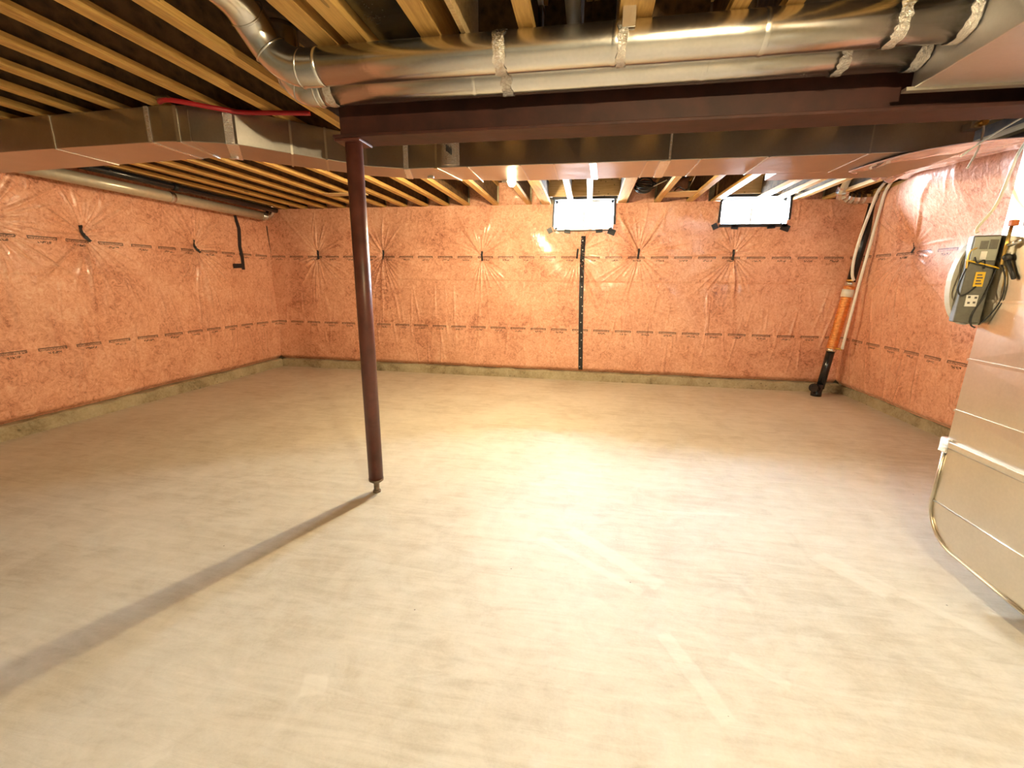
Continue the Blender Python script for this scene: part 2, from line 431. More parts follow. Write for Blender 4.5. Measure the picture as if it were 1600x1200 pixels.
# ------------------------------------------------------------------ insulation blankets under plastic
def ridges_for(pins, u0, u1, seed):
    rnd = random.Random(seed); R = []
    for (pu, pz) in pins:
        n = 36
        for k in range(n):
            a = 2 * math.pi * (k + rnd.uniform(-0.45, 0.45)) / n
            ln = rnd.uniform(0.2, 0.5) * (1.45 if math.sin(a) < -0.4 else 1.0) * (1.5 if rnd.random() < 0.15 else 1)
            R.append((pu + 0.03 * math.cos(a), pz + 0.06 * math.sin(a), a, ln, rnd.uniform(0.006, 0.012), rnd.uniform(0.009, 0.024), 0))
        for k in range(3):     # long diagonal folds up to the joists
            a = rnd.choice([rnd.uniform(0.4, 1.2), rnd.uniform(1.9, 2.7), rnd.uniform(-1.9, -1.2)])
            R.append((pu, pz, a, rnd.uniform(0.6, 1.1), rnd.uniform(0.014, 0.024), rnd.uniform(0.012, 0.024), 0))
    w = u1 - u0
    for k in range(int(w * 16)):   # soft upright folds in the lower half
        z = rnd.uniform(0.6, 1.45)
        R.append((rnd.uniform(u0, u1), z, -math.pi / 2 + rnd.uniform(-0.22, 0.22), rnd.uniform(0.2, 0.8), rnd.uniform(0.007, 0.017), rnd.uniform(0.004, 0.013), 1))
    for k in range(int(w * 2.5)):
        R.append((rnd.uniform(u0, u1), 2.44, -math.pi / 2 + rnd.uniform(-0.5, 0.5), rnd.uniform(0.15, 0.5), rnd.uniform(0.01, 0.02), rnd.uniform(0.004, 0.009), 1))
    return R
def disp_fn(pins, u0, u1, seed, belly=0.02):
    R = ridges_for(pins, u0, u1, seed)
    rs = np.random.RandomState(seed)
    waves = [(rs.uniform(1.0, 7), rs.uniform(1.0, 6), rs.uniform(0, 6.28), rs.uniform(0.001, 0.006)) for _ in range(14)]
    def d(u, z):
        u = np.asarray(u, float); z = np.asarray(z, float)
        out = np.zeros_like(u) + 0.012
        for a, b, c, am in waves: out += am * np.sin(a * u + b * z + c)
        # batts: fat between seams at the foot, print line and top
        out += 0.022 * np.clip(np.sin(np.pi * np.clip((z - 0.13) / 1.29, 0, 1)), 0, 1) ** 0.6
        out += 0.020 * np.clip(np.sin(np.pi * np.clip((z - 1.42) / 1.03, 0, 1)), 0, 1) ** 0.6
        # the upper batt sags to a belly that ends at the lap line
        out += np.where(z > 1.42, 0.010 + belly * np.clip((1.86 - z) / 0.44, 0, 1), belly * np.clip((z - 0.95) / 0.47, 0, 1))
        for pu, pz in pins:
            r = np.hypot((u - pu), (z - pz) * 0.8)
            out -= 0.075 * np.exp(-(r / 0.17) ** 1.3)
        for (cu, cz, a, ln, wd, h, soft) in R:
            du = u - cu; dz = z - cz
            m = (np.abs(du) < ln + 0.05) & (np.abs(dz) < ln + 0.05)
            if not m.any(): continue
            t = du[m] * math.cos(a) + dz[m] * math.sin(a)
            s = -du[m] * math.sin(a) + dz[m] * math.cos(a)
            tt = np.clip(t / ln, 0, 1)
            env = np.where((t > 0) & (t < ln), np.sin(np.pi * tt ** (0.5 if not soft else 1.0)) ** 0.8, 0.0)
            ww = wd * (0.5 + 0.9 * tt)
            out[m] += h * env * np.exp(-(s / ww) ** 2)
        # foot turns back over the curb
        out -= 0.05 * np.clip((0.19 - z) / 0.06, 0, 1) ** 2
        return out
    return d

pins_back = [(-4.171, 1.778), (-3.097, 1.78), (-1.557, 1.764), (-0.188, 1.80), (0.642, 1.80), (1.852, 1.786)]
pins_left = [(2.98, 1.86), (3.709, 1.81), (4.968, 1.785)]
pins_right = [(5.378, 1.80), (3.9, 1.80)]
D_back = disp_fn(pins_back, -5.0, 3.3, 11)
D_left = disp_fn(pins_left, 1.2, 6.25, 12)
D_right = disp_fn(pins_right, 1.2, 6.25, 13, 0.05)
lean_u = [1.2, 3.9, 4.25, 4.55, 4.94, 5.5, 6.3]; lean_v = [0.10, 0.14, 0.20, 0.30, 0.33, 0.16, 0.02]
def place_back(u, z, e=0.0): return np.stack([u, YB - D_back(u, z) - e, z], -1)
def place_left(u, z, e=0.0): return np.stack([XL + D_left(u, z) + e, u, z], -1)
def place_right(u, z, e=0.0):
    t = np.clip((z - 1.75) / 0.7, 0, 1)
    return np.stack([XR - D_right(u, z) - e - np.interp(u, lean_u, lean_v) * t * t * (3 - 2 * t), u, z], -1)
def sheet(name, place, u0, u1, z0, z1, step, mat, holes=(), parent=None, e=0.0):
    nu = int((u1 - u0) / step) + 1; nz = int((z1 - z0) / step) + 1
    us = np.linspace(u0, u1, nu); zs = np.linspace(z0, z1, nz)
    U, Z = np.meshgrid(us, zs); co = place(U.ravel(), Z.ravel(), e)
    idx = np.arange(nu * nz).reshape(nz, nu)
    q = np.stack([idx[:-1, :-1], idx[:-1, 1:], idx[1:, 1:], idx[1:, :-1]], -1).reshape(-1, 4)
    cu = U.ravel()[q].mean(1); cz = Z.ravel()[q].mean(1)
    keep = np.ones(len(q), bool)
    for (a, b, c, d) in holes: keep &= ~((cu > a) & (cu < b) & (cz > c) & (cz < d))
    q = q[keep]
    me = bpy.data.meshes.new(name)
    me.vertices.add(len(co)); me.vertices.foreach_set('co', co.ravel().astype(np.float32))
    me.loops.add(q.size); me.loops.foreach_set('vertex_index', q.ravel().astype(np.int32))
    me.polygons.add(len(q)); me.polygons.foreach_set('loop_start', (np.arange(len(q)) * 4).astype(np.int32))
    me.update(calc_edges=True)
    me.polygons.foreach_set('use_smooth', np.ones(len(q), bool))
    uv = me.uv_layers.new(name='UVMap')
    uv.data.foreach_set('uv', np.stack([U.ravel()[q.ravel()], Z.ravel()[q.ravel()]], -1).ravel().astype(np.float32))
    me.materials.append(MATS[mat]); me.validate()
    o = bpy.data.objects.new(name, me); COL.objects.link(o)
    if parent: o.parent = parent
    return o
def strip(name, place, pts, width, mat, parent, e=0.006, label=None):
    """tape laid along a polyline in wall coordinates"""
    P = [Vector((p[0], p[1], 0)) for p in pts]; dense = []
    for a, b in zip(P[:-1], P[1:]):
        n = max(2, int((b - a).length / 0.015))
        dense += [a.lerp(b, i / n) for i in range(n)]
    dense.append(P[-1]); vs = []
    for i, p in enumerate(dense):
        t = (dense[min(i + 1, len(dense) - 1)] - dense[max(i - 1, 0)]).normalized(); n = Vector((-t.y, t.x, 0))
        for k in (-1, -0.33, 0.33, 1): vs.append(p + n * width / 2 * k)
    u = np.array([v.x for v in vs]); z = np.array([v.y for v in vs])
    a = place(u, z, e); b = place(u, z, e - 0.004)
    n = len(dense); m = len(vs); fs = []
    for i in range(n - 1):
        for k in range(3):
            q = (i * 4 + k, i * 4 + k + 1, (i + 1) * 4 + k + 1, (i + 1) * 4 + k)
            fs.append(q); fs.append(tuple(x + m for x in q[::-1]))
        for k in (0, 3): fs.append((i * 4 + k, (i + 1) * 4 + k, (i + 1) * 4 + k + m, i * 4 + k + m))
    for i in (0, n - 1):
        for k in range(3): fs.append((i * 4 + k, i * 4 + k + 1, i * 4 + k + 1 + m, i * 4 + k + m))
    o = MB().add(np.concatenate([a, b]).tolist(), fs).build(name, mat, parent)
    if label: o['label'] = label
    return o
holes = [(w[0], w[1], w[2], 3.0) for w in WIN]
bk = sheet('insulation_blanket', place_back, -5.0, 3.335, 0.122, JB - 0.004, 0.0100, 'pink_insulation', holes)
tag(bk, 'pink glass wool under clear printed plastic on the wall with two windows', 'insulation')
lf = sheet('insulation_blanket', place_left, 1.2, 6.30, 0.122, JB - 0.004, 0.0100, 'pink_insulation')
tag(lf, 'pink glass wool under clear printed plastic behind the long beige duct', 'insulation')
rg = sheet('insulation_blanket', place_right, 1.2, 6.30, 0.122, JB - 0.004, 0.0100, 'pink_insulation')
tag(rg, 'glossy pink glass wool under plastic between drain stack and return duct', 'insulation')

tp = strip('tape_strip', place_back, [(-0.112, 2.03), (-0.116, 1.75), (-0.105, 1.2), (-0.09, 0.8), (-0.064, 0.15)], 0.062, 'black_tape', bk, 0.008, 'long black tape strip with white staples')
rnd = random.Random(4)
for i in range(15):
    z = 1.98 - i * 0.127 + rnd.uniform(-0.02, 0.02); u = -0.112 + (2.03 - z) * 0.022 + rnd.uniform(-0.012, 0.012)
    c = place_back(np.array([u]), np.array([z]), 0.009)[0]
    MB().sweep([(c[0], c[1] + 0.002, c[2]), (c[0], c[1] - 0.003, c[2])], 0.008, 8).build('staple', 'staple_white', tp)
for pu, pz in pins_back:
    strip('tape_tab', place_back, [(pu + rnd.uniform(-0.01, 0.01), pz + 0.065), (pu + rnd.uniform(-0.008, 0.008), pz), (pu + rnd.uniform(-0.012, 0.012), pz - 0.07)], 0.026, 'black_tape', bk, 0.012)
for pu, pz in pins_left:
    strip('tape_tab', place_left, [(pu - 0.02, pz + 0.09), (pu, pz + 0.02), (pu + 0.05, pz - 0.06)], 0.03, 'black_tape', lf, 0.012)
for pu, pz in pins_right[:1]:
    strip('tape_tab', place_right, [(pu, pz + 0.05), (pu - 0.01, pz), (pu, pz - 0.05)], 0.022, 'black_tape', rg, 0.012)
strip('tape_strip', place_left, [(5.655, 2.27), (5.69, 2.10), (5.66, 1.85), (5.68, 1.70), (5.675, 1.53)], 0.055, 'black_tape', lf, 0.010, 'black tape strip with a hooked foot')
strip('tape_strip', place_left, [(5.49, 1.575), (5.66, 1.585)], 0.06, 'black_tape', lf, 0.012)
strip('tape_strip', place_left, [(6.275, 2.2), (6.27, 1.75), (6.275, 1.72)], 0.03, 'black_tape', lf, 0.012)

# plastic folded off the top of the right-hand blanket up to the trunk duct
def flap():
    Lo = smooth_path([(3.05, 5.22, 2.445), (3.00, 4.94, 2.44), (3.02, 4.55, 2.44), (3.12, 4.25, 2.44), (3.18, 3.85, 2.44), (3.2, 3.4, 2.44)], 10)
    Up = smooth_path([(1.86, 3.85, 2.233), (1.88, 3.66, 2.230), (1.95, 3.37, 2.226), (2.10, 3.20, 2.226), (2.28, 3.12, 2.226), (2.6, 3.10, 2.23)], 10)
    n = len(Lo); m = 40; rs = random.Random(9); vs = []; fs = []
    cre = [(rs.uniform(0, 1), rs.uniform(0, 1), rs.uniform(-0.5, 0.5), rs.uniform(0.15, 0.5), rs.uniform(0.012, 0.03), rs.choice((-1, 1)) * rs.uniform(0.008, 0.022)) for _ in range(46)]
    for i in range(n):
        for k in range(m + 1):
            t = k / m; p = Lo[i].lerp(Up[i], t); s_ = i / (n - 1)
            w = math.sin(math.pi * t) ** 0.5
            wr = 0.0
            for cs, ct, an, ln, wd_, hh in cre:
                a = (s_ - cs) * math.cos(an) + (t - ct) * 0.4 * math.sin(an); b = -(s_ - cs) * math.sin(an) + (t - ct) * 0.4 * math.cos(an)
                if abs(a) < ln: wr += hh * (1 - abs(a) / ln) * math.exp(-(b / wd_) ** 2)
            vs.append((p.x, p.y, p.z - 0.03 * math.sin(math.pi * t) + wr * w))
    for i in range(n - 1):
        for k in range(m):
            fs.append((i * (m + 1) + k, (i + 1) * (m + 1) + k, (i + 1) * (m + 1) + k + 1, i * (m + 1) + k + 1))
    b = MB().add(vs, fs, True).build('plastic_sheet', 'crumpled_plastic')
    tag(b, 'crumpled lavender plastic sheet lapped from insulation up to the trunk duct', 'plastic sheet')
    md = b.modifiers.new('solid', 'SOLIDIFY'); md.thickness = 0.004
flap()

# ------------------------------------------------------------------ windows
for wi, (x0, x1, z0, z1) in enumerate(WIN):
    w = empty('window_%d' % (wi + 1), ((x0 + x1) / 2, CB, z0), ['small white sliding basement window above the long black tape strip', 'small white sliding basement window near the drain stack'][wi], 'window', None, 'structure')
    yf = CB - 0.02
    fr = MB()
    fr.box(x0, x1, yf, yf + 0.06, z0, z0 + 0.035); fr.box(x0, x1, yf, yf + 0.06, z1 - 0.03, z1)
    fr.box(x0, x0 + 0.03, yf, yf + 0.06, z0, z1); fr.box(x1 - 0.03, x1, yf, yf + 0.06, z0, z1)
    fr.build('window_frame', 'vinyl_white', w)
    xm = (x0 + x1) / 2
    MB().box(xm - 0.014, xm + 0.014, yf + 0.005, yf + 0.05, z0 + 0.03, z1 - 0.03).build('mullion', 'vinyl_white', w)
    for a, b, yy in ((x0 + 0.025, xm - 0.01, yf + 0.022), (xm + 0.01, x1 - 0.025, yf + 0.034)):
        MB().box(a, b, yy, yy + 0.004, z0 + 0.03, z1 - 0.025).build('window_pane', 'window_glass', w)
    rv = MB()
    yi = YB - 0.03
    rv.box(x0 - 0.012, x0, yi, CB + 0.0, z0, z1); rv.box(x1, x1 + 0.012, yi, CB, z0, z1)
    rv.box(x0 - 0.012, x1 + 0.012, yi, CB, z0 - 0.012, z0); rv.box(x0 - 0.012, x1 + 0.012, yi, CB, z1, z1 + 0.012)
    rv.build('window_reveal', 'vinyl_white', w)
    # black tape round the plastic cut-out
    y1 = YB - 0.055; t = 0.014
    rr = random.Random(wi)
    def tb(a, b, c, d, nm='tape_strip', tilt=0.0):
        mt = Matrix.Translation(((a + b) / 2, y1, (c + d) / 2)) @ Matrix.Rotation(tilt, 4, 'Y')
        return MB().box(-(b - a) / 2, (b - a) / 2, -0.003, t, -(d - c) / 2, (d - c) / 2, mt).build(nm, 'black_tape', w)
    tb(x0 - 0.035, x1 + 0.035, z1 - 0.005, z1 + 0.03)
    tb(x0 - 0.03, x0 - 0.004, z0 + 0.03, z1, tilt=0.02); tb(x1 + 0.002, x1 + 0.03, z0 + 0.06, z1, tilt=-0.03)
    tb(x0 - 0.01, x1 + 0.01, z0 - 0.025, z0 - (0.012 if wi == 0 else -0.008))
    tb(x0 - 0.095, x0 - 0.03, z0 - 0.05, z0 + 0.02, 'tape_tab', -0.5); tb(x1 - 0.06, x1 + 0.04, z0 - 0.075, z0 + 0.0, 'tape_tab', 0.35)
    tb(x0 + 0.14, x0 + 0.22, z0 - 0.05, z0 - 0.005, 'tape_tab', 0.1); tb(x1 - 0.22, x1 - 0.13, z0 - 0.045, z0 - 0.005, 'tape_tab', -0.08)
    # light portal for the sky outside
    ld = bpy.data.lights.new('portal', 'AREA'); ld.shape = 'RECTANGLE'; ld.size = x1 - x0; ld.size_y = z1 - z0; ld.cycles.is_portal = True
    lo = bpy.data.objects.new('daylight_portal', ld); COL.objects.link(lo); lo.location = (xm, CB + 0.30, (z0 + z1) / 2)
    lo.rotation_euler = (math.radians(-90), 0, 0)
    # timber header over the opening
    MB().box(x0 - 0.09, x1 + 0.09, YB - 0.09, YB - 0.035, z1 + 0.03, JT).build('header_board', 'pale_wood', w)

# ------------------------------------------------------------------ floor joists
def ijoist(x, ya, yb, w, label, group, mat='joist_wood', web=True):
    j = empty('floor_joist', (x, ya, JB), label, 'joist', group)
    n = 1
    if web:
        MB().box(x - w / 2, x + w / 2, ya, yb, JB, JB + 0.038).build('bottom_flange', mat, j)
        MB().box(x - w / 2, x + w / 2, ya, yb, JT - 0.038, JT).build('top_flange', mat, j)
        ww = 0.010 if w < 0.1 else w * 0.6
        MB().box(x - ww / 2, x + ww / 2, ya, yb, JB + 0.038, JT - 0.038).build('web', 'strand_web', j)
    else:
        MB().box(x - w / 2, x + w / 2, ya, yb, JB, JT).build('timber', mat, j)
    return j
END = CB - 0.005
for x in (-1.78, -2.085, -2.405, -2.73, -3.055, -3.38, -3.70, -4.02, -4.34, -4.66):
    ijoist(x, YF + 0.01, END, 0.064, 'yellow wooden I-joist crossing above the angled duct and the red pipe', 'I-joists on the red pipe side of the post')
for x, w in ((-1.355, .064), (-0.885, .064), (0.83, .064), (1.24, .064), (2.06, .064), (2.29, .064), (2.52, .064), (2.86, .064), (3.2, .064)):
    e = YB - 0.092 if (WIN[1][0] - 0.09 < x < WIN[1][1] + 0.09) else END
    ijoist(x, 2.44, e, w, 'wooden I-joist running from the steel beam to the wall with the windows', 'I-joists between beam and window wall')
ijoist(-0.64, 2.44, END, 0.12, 'doubled wooden I-joist over the left jamb of the window above the black tape strip', 'doubled joists at that window')['label'] = 'doubled wooden joist beside the window above the tape strip, next to bare bulb'
ijoist(0.37, 2.44, END, 0.12, 'doubled wooden joist beside the window above the tape strip, next to coiled black cable', None)
ijoist(1.555, 2.44, END, 0.09, 'wide wooden joist at the side of the window near the drain stack', None)
for o in COL.objects:
    if o.get('group') == 'doubled joists at that window': del o['group']
for x in (-0.30, -0.05):
    ijoist(x, 2.44, YB - 0.092, 0.064, 'short wooden I-joist ending on the header of the window above the tape strip', 'joists stopping at the window header')
for x, w in ((-1.24, .10), (-1.09, .09)):
    ijoist(x, YF + 0.01, 2.54, w, 'broad yellow joist beside the round duct elbow', 'paired broad joists by the elbow', web=False)
ijoist(-0.745, YF + 0.01, 2.54, 0.088, 'broad yellow joist next to the dark joist-bay duct', None, web=False)
ijoist(-0.595, YF + 0.01, 2.54, 0.02, 'thin pale board on edge between joists above round ducts', None, 'pale_wood', web=False)
ijoist(-0.32, YF + 0.01, 2.54, 0.064, 'yellow I-joist beside the grey joist-bay pipe', None)
ijoist(0.128, YF + 0.01, 2.54, 0.13, 'doubled yellow joist carrying the galvanised duct hanger', None, web=False)
for x in (0.52, 0.72, 1.1, 1.5, 1.9, 2.3, 2.7, 3.1):
    ijoist(x, YF + 0.01, 2.54, 0.064, 'yellow I-joist above the supply plenum and near bulb', 'I-joists over the plenum')
# strand board blocking over the beam; last four panels added to keep daylight out
for a, b, y in ((-0.58, -0.36, 2.30), (-0.69, -0.61, 2.35), (-0.285, -0.17, 2.45), (-0.092, 0.06, 2.45), (0.195, 0.485, 2.45), (0.555, 0.685, 2.45)):
    tag(MB().box(a, b, y, y + 0.02, JB + 0.005, JT).build('joist_and_light_blocking', 'strand_web'), 'strand board blocking panel between ceiling joists over the beam, some added to stop daylight', 'blocking', 'joist blocking panels')
# rim batts
jx = [-5.0, -4.66, -4.34, -4.02, -3.70, -3.38, -3.055, -2.73, -2.405, -2.085, -1.78, -1.355, -0.885, -0.70]
jx2 = [0.43, 0.83, 1.24, 1.51]; jx3 = [2.52, 2.86, 3.2, 3.36]
rr = random.Random(21)
for lst in (jx, jx2, jx3):
    for a, b in zip(lst[:-1], lst[1:]):
        n = 8; vs = []; fs = []
        for i in range(n + 1):
            for k in range(n + 1):
                s, t = i / n, k / n
                bul = 0.05 * (math.sin(math.pi * s) * math.sin(math.pi * t)) ** 0.5 + rr.uniform(-0.006, 0.006)
                vs.append((a + 0.034 + (b - a - 0.068) * s, CB - 0.025 - bul, JB + 0.0 + (JT - JB) * t))
        for i in range(n):
            for k in range(n): fs.append((i * (n + 1) + k, (i + 1) * (n + 1) + k, (i + 1) * (n + 1) + k + 1, i * (n + 1) + k + 1))
        MB().add(vs, fs, True).build('rim_batt', 'pink_insulation_plain', bk)

# ------------------------------------------------------------------ steel beam and post
BY, BZ = 2.48, 2.16
bm_ = empty('steel_beam', (-1.43, BY, BZ), 'dark red oxide steel I-beam resting on the brown post', 'beam')
MB().box(-1.43, 3.17, BY - 0.09, BY + 0.09, BZ, BZ + 0.016).build('bottom_flange', 'red_oxide', bm_, 0.003)
MB().box(-1.43, 3.17, BY - 0.006, BY + 0.006, BZ + 0.016, JB - 0.016).build('web', 'red_oxide', bm_)
MB().box(-1.43, 3.17, BY - 0.09, BY + 0.09, JB - 0.016, JB).build('top_flange', 'red_oxide', bm_, 0.003)
PX, PY = -1.353, 2.474
po = empty('steel_post', (PX, PY, 0), 'dark brown round steel telescopic post under the beam', 'post')
MB().sweep([(PX, PY, 0.10), (PX, PY, 1.2), (PX, PY, BZ - 0.014)], 0.0475, 32).build('tube', 'post_paint', po)
MB().box(PX - 0.075, PX + 0.075, PY - 0.075, PY + 0.075, BZ - 0.014, BZ).build('cap_plate', 'post_paint', po, 0.003)
MB().sweep([(PX, PY, 0.072), (PX, PY, 0.086), (PX, PY, 0.10)], [0.030, 0.048, 0.050], 24).build('collar', 'rusty_steel', po)
zs = [0.012 + i * 0.004 for i in range(16)]
MB().sweep([(PX, PY, z) for z in zs], [0.017 + (0.002 if i % 2 else 0) for i in range(16)], 16).build('jack_screw', 'rusty_steel', po)
MB().sweep([(PX, PY, 0.0), (PX, PY, 0.012)], 0.026, 20).build('foot', 'rusty_steel', po)

# ------------------------------------------------------------------ rectangular trunk duct
TZ0, TZ1 = 2.24, JB - 0.004
tr = empty('trunk_duct', (0, 3.65, TZ0), 'long rectangular sheet metal trunk duct with angled offset below the joists', 'duct')
near = [(2.32, 3.41), (-1.44, 3.40), (-1.70, 3.29), (-2.27, 2.68), (-2.52, 2.59), (-2.70, 2.565), (-4.90, 2.65)]
far = [(2.32, 3.89), (-0.70, 3.90), (-1.54, 3.70), (-1.82, 3.58), (-2.54, 2.98), (-2.66, 2.93), (-4.90, 3.11)]
def seg(poly, nm):
    MB().prism(poly, 2, TZ0, TZ1).build(nm, 'trunk_metal', tr, 0.004)
seg([near[0], near[1], (-1.54, 3.70), far[1], far[0]], 'straight_run')
seg([near[1], near[2], near[3], near[4], (-2.63, 2.95), far[4], far[3], far[2]], 'angled_offset')
seg([near[4], near[5], near[6], far[6], far[5], (-2.63, 2.95)], 'straight_run')
MB().box(1.38, 2.30, 3.892, 4.13, TZ0, TZ1).build('side_box', 'trunk_metal', tr, 0.004)
def lerp2(a, b, t): return (a[0] + (b[0] - a[0]) * t, a[1] + (b[1] - a[1]) * t)
def cleat(pa, pb, w=0.022, mat='galvanised_dull', nm='drive_cleat', e=0.005):
    """raised strip up the front face at pa, across the underside to pb, up the back"""
    d = Vector((pb[0] - pa[0], pb[1] - pa[1], 0)).normalized(); s = Vector((-d.y, d.x, 0)) * w / 2
    A = Vector((pa[0], pa[1], 0)) - d * e; B = Vector((pb[0], pb[1], 0)) + d * e
    mb = MB()
    def slab(P, Q, z0, z1):
        vs = [P - s + Vector((0, 0, z0)), P + s + Vector((0, 0, z0)), Q + s + Vector((0, 0, z0)), Q - s + Vector((0, 0, z0))]
        vs += [v + Vector((0, 0, z1 - z0)) for v in vs]
        mb.add(vs, [(0, 1, 2, 3), (4, 5, 6, 7), (0, 1, 5, 4), (1, 2, 6, 5), (2, 3, 7, 6), (3, 0, 4, 7)])
    slab(A, B, TZ0 - e, TZ0); slab(A, A + d * e, TZ0, TZ1)
    return mb.build(nm, mat, tr)
for x in (1.75, 1.15, 0.72, 0.36, -0.30, -0.55, -0.95):
    cleat((x, 3.41), (x, 3.90), 0.010, e=0.003)
cleat((-1.20, 3.405), (-1.13, 3.80), 0.03)
cleat((-1.43, 3.40), (-1.53, 3.70), 0.05, 'foil_tape', 'foil_strip', 0.004)
cleat((-0.02, 3.41), (0.0, 3.90), 0.05, 'foil_tape', 'foil_strip', 0.004)
cleat((0.48, 3.41), (0.50, 3.90), 0.07, 'foil_tape', 'foil_strip', 0.004)
cleat(lerp2(near[2], near[3], 0.35), lerp2(far[3], far[4], 0.35), 0.014)
cleat(lerp2(near[2], near[3], 0.62), lerp2(far[3], far[4], 0.62), 0.014)
cleat(lerp2(near[3], near[4], 0.12), lerp2(far[4], far[5], 0.0), 0.07, 'foil_tape', 'foil_strip', 0.005)
cleat((-2.60, 2.578), (-2.66, 2.94), 0.022)
cleat((-2.80, 2.569), (-2.80, 2.94), 0.03, 'foil_tape', 'foil_strip', 0.004)
cleat((-3.6, 2.60), (-3.6, 3.0), 0.012)
# foil-covered take-off on the front of the trunk
tk = MB()
pts = []
for i in range(9):
    t = i / 8; pts.append((-1.155 + 0.145 * t, 3.405 - 0.035 * math.sin(math.pi * t) ** 0.6 - 0.006))
tk.prism([pts[0]] + pts[1:-1] + [pts[-1], (-1.01, 3.41), (-1.155, 3.41)], 2, TZ0 + 0.012, TZ1 - 0.002)
tko = tk.build('takeoff_collar', 'foil_tape', tr); tko['label'] = 'bright foil covered take-off collar'
for k in range(4):
    MB().box(-1.10 + 0.012 * k, -1.092 + 0.012 * k, 3.356, 3.362, 2.34 - 0.008 * k, 2.385 - 0.01 * k).build('ink_stamp', 'label_ink', tko)
# small nicks of foil along the lower lip
for x, y in ((-1.36, 3.66), (-0.78, 3.885), (-2.55, 2.93)):
    MB().box(x, x + 0.05, y - 0.01, y + 0.014, TZ0 - 0.014, TZ0 + 0.02).build('foil_nick', 'foil_tape', tr)

# ------------------------------------------------------------------ round supply ducts and plenum
DR, DZ = 0.0765, 2.363
pl = empty('supply_plenum', (1.66, 1.8, 2.22), 'sheet metal supply plenum box joined by both round ducts', 'plenum')
MB().box(1.315, 2.30, 0.9, 2.345, 2.222, JB - 0.003).build('plenum_box', 'plenum_metal', pl, 0.004)
MB().box(1.285, 2.31, 2.318, 2.352, 2.212, 2.226).build('bottom_lip', 'galvanised_dull', pl)
MB().sweep([(1.62, 2.12, 2.221), (1.62, 2.12, 2.216)], 0.03, 16).build('knockout', 'dark_gap', pl)
def band(parent, x0, x1, y, r, seed, mat='foil_tape', nm='foil_band'):
    rs = random.Random(seed); n = 5; rows = []; seg_ = 40; vs = []; fs = []
    for i in range(n):
        x = x0 + (x1 - x0) * i / (n - 1)
        for k in range(seg_):
            a = 2 * math.pi * k / seg_; q = r + 0.0025 + rs.uniform(0, 0.0035)
            vs.append((x + (rs.uniform(-0.006, 0.006) if i in (0, n - 1) else 0), y + q * math.cos(a), DZ + q * math.sin(a)))
    for i in range(n - 1):
        for k in range(seg_): fs.append((i * seg_ + k, i * seg_ + (k + 1) % seg_, (i + 1) * seg_ + (k + 1) % seg_, (i + 1) * seg_ + k))
    return MB().add(vs, fs, True).build(nm, mat, parent)
def round_duct(y, xl, elbow, joints, bands, label):
    d = empty('round_duct', (0, y, DZ), label, 'duct', None)
    MB().sweep([(1.313, y, DZ), (0.5, y, DZ), (-0.5, y, DZ), (xl, y, DZ)], DR, 48).build('straight_pipe', 'galvanised', d)
    for i, (a, b) in enumerate(zip(elbow[:-1], elbow[1:])): pass
    path = smooth_path([(xl + 0.02, y, DZ)] + elbow, 5)
    MB().sweep(path, DR * 1.01, 40).build('elbow', 'galvanised', d)
    # raised gore beads on the elbow
    for t in (0.12, 0.32, 0.52, 0.72):
        i = int(t * (len(path) - 1)); p = path[i]; q = path[min(i + 1, len(path) - 1)]; v = (q - p).normalized()
        MB().sweep([p - v * 0.005, p, p + v * 0.005], [DR + 0.001, DR + 0.006, DR + 0.001], 40, False).build('gore_bead', 'galvanised', d)
    for x in joints:
        MB().sweep([(x - 0.012, y, DZ), (x, y, DZ), (x + 0.012, y, DZ)], [DR + 0.0005, DR + 0.0025, DR + 0.0005], 48, False).build('crimp_joint', 'galvanised', d)
    for k, (x0, x1) in enumerate(bands): band(d, x0, x1, y, DR, k + 7)
    MB().box(-1.25, 1.3, y - 0.004, y + 0.004, DZ + DR - 0.001, DZ + DR + 0.003).build('seam', 'galvanised_dull', d)
    return d
rd1 = round_duct(2.09, -1.29, [(-1.40, 2.09, 2.368), (-1.50, 2.07, 2.42), (-1.545, 2.02, 2.50), (-1.55, 1.93, 2.555), (-1.55, 1.80, 2.57), (-1.55, 1.5, 2.575), (-1.55, -1.0, 2.575)],
                 [0.05, 0.62], [(-0.45, -0.40), (0.06, 0.10), (1.05, 1.09), (1.27, 1.305)], 'shiny round sheet metal duct on the far side from the beam, elbowing into joists')
rd2 = round_duct(2.31, -1.42, [(-1.50, 2.31, 2.37), (-1.58, 2.31, 2.43), (-1.62, 2.31, 2.52), (-1.62, 2.31, 2.66)],
                 [-0.6, 0.45], [(-0.46, -0.41), (-1.38, -1.33), (0.98, 1.02), (1.26, 1.305)], 'shiny round sheet metal duct tucked against the steel beam')
rd1['label'] = 'shiny round duct with long elbow rising between joists, in front of its twin'
# galvanised hanger over the near duct
h = empty('duct_hanger', (0.1, 2.1, 2.45), 'galvanised strap hanger screwed to doubled joist above round duct', 'hanger')
MB().box(0.075, 0.125, 2.004, 2.009, 2.38, 2.50).build('strap', 'galvanised', h)
MB().box(0.066, 0.134, 2.003, 2.010, 2.452, 2.475).build('bracket', 'galvanised_dull', h)
# things in the joist bays above
tag(MB().box(-1.035, -0.80, YF + 0.05, 2.60, 2.50, 2.70).build('joist_bay_duct', 'dark_sheet', None, 0.004), 'dark sheet metal duct lying in joist bay above round ducts', 'duct')
tag(MB().sweep([(-0.13, -2.0, 2.56), (-0.13, 1.0, 2.56), (-0.13, 2.6, 2.56)], 0.034, 20).build('joist_bay_pipe', 'grey_pipe'), 'grey plastic pipe running in joist bay above round ducts', 'pipe')

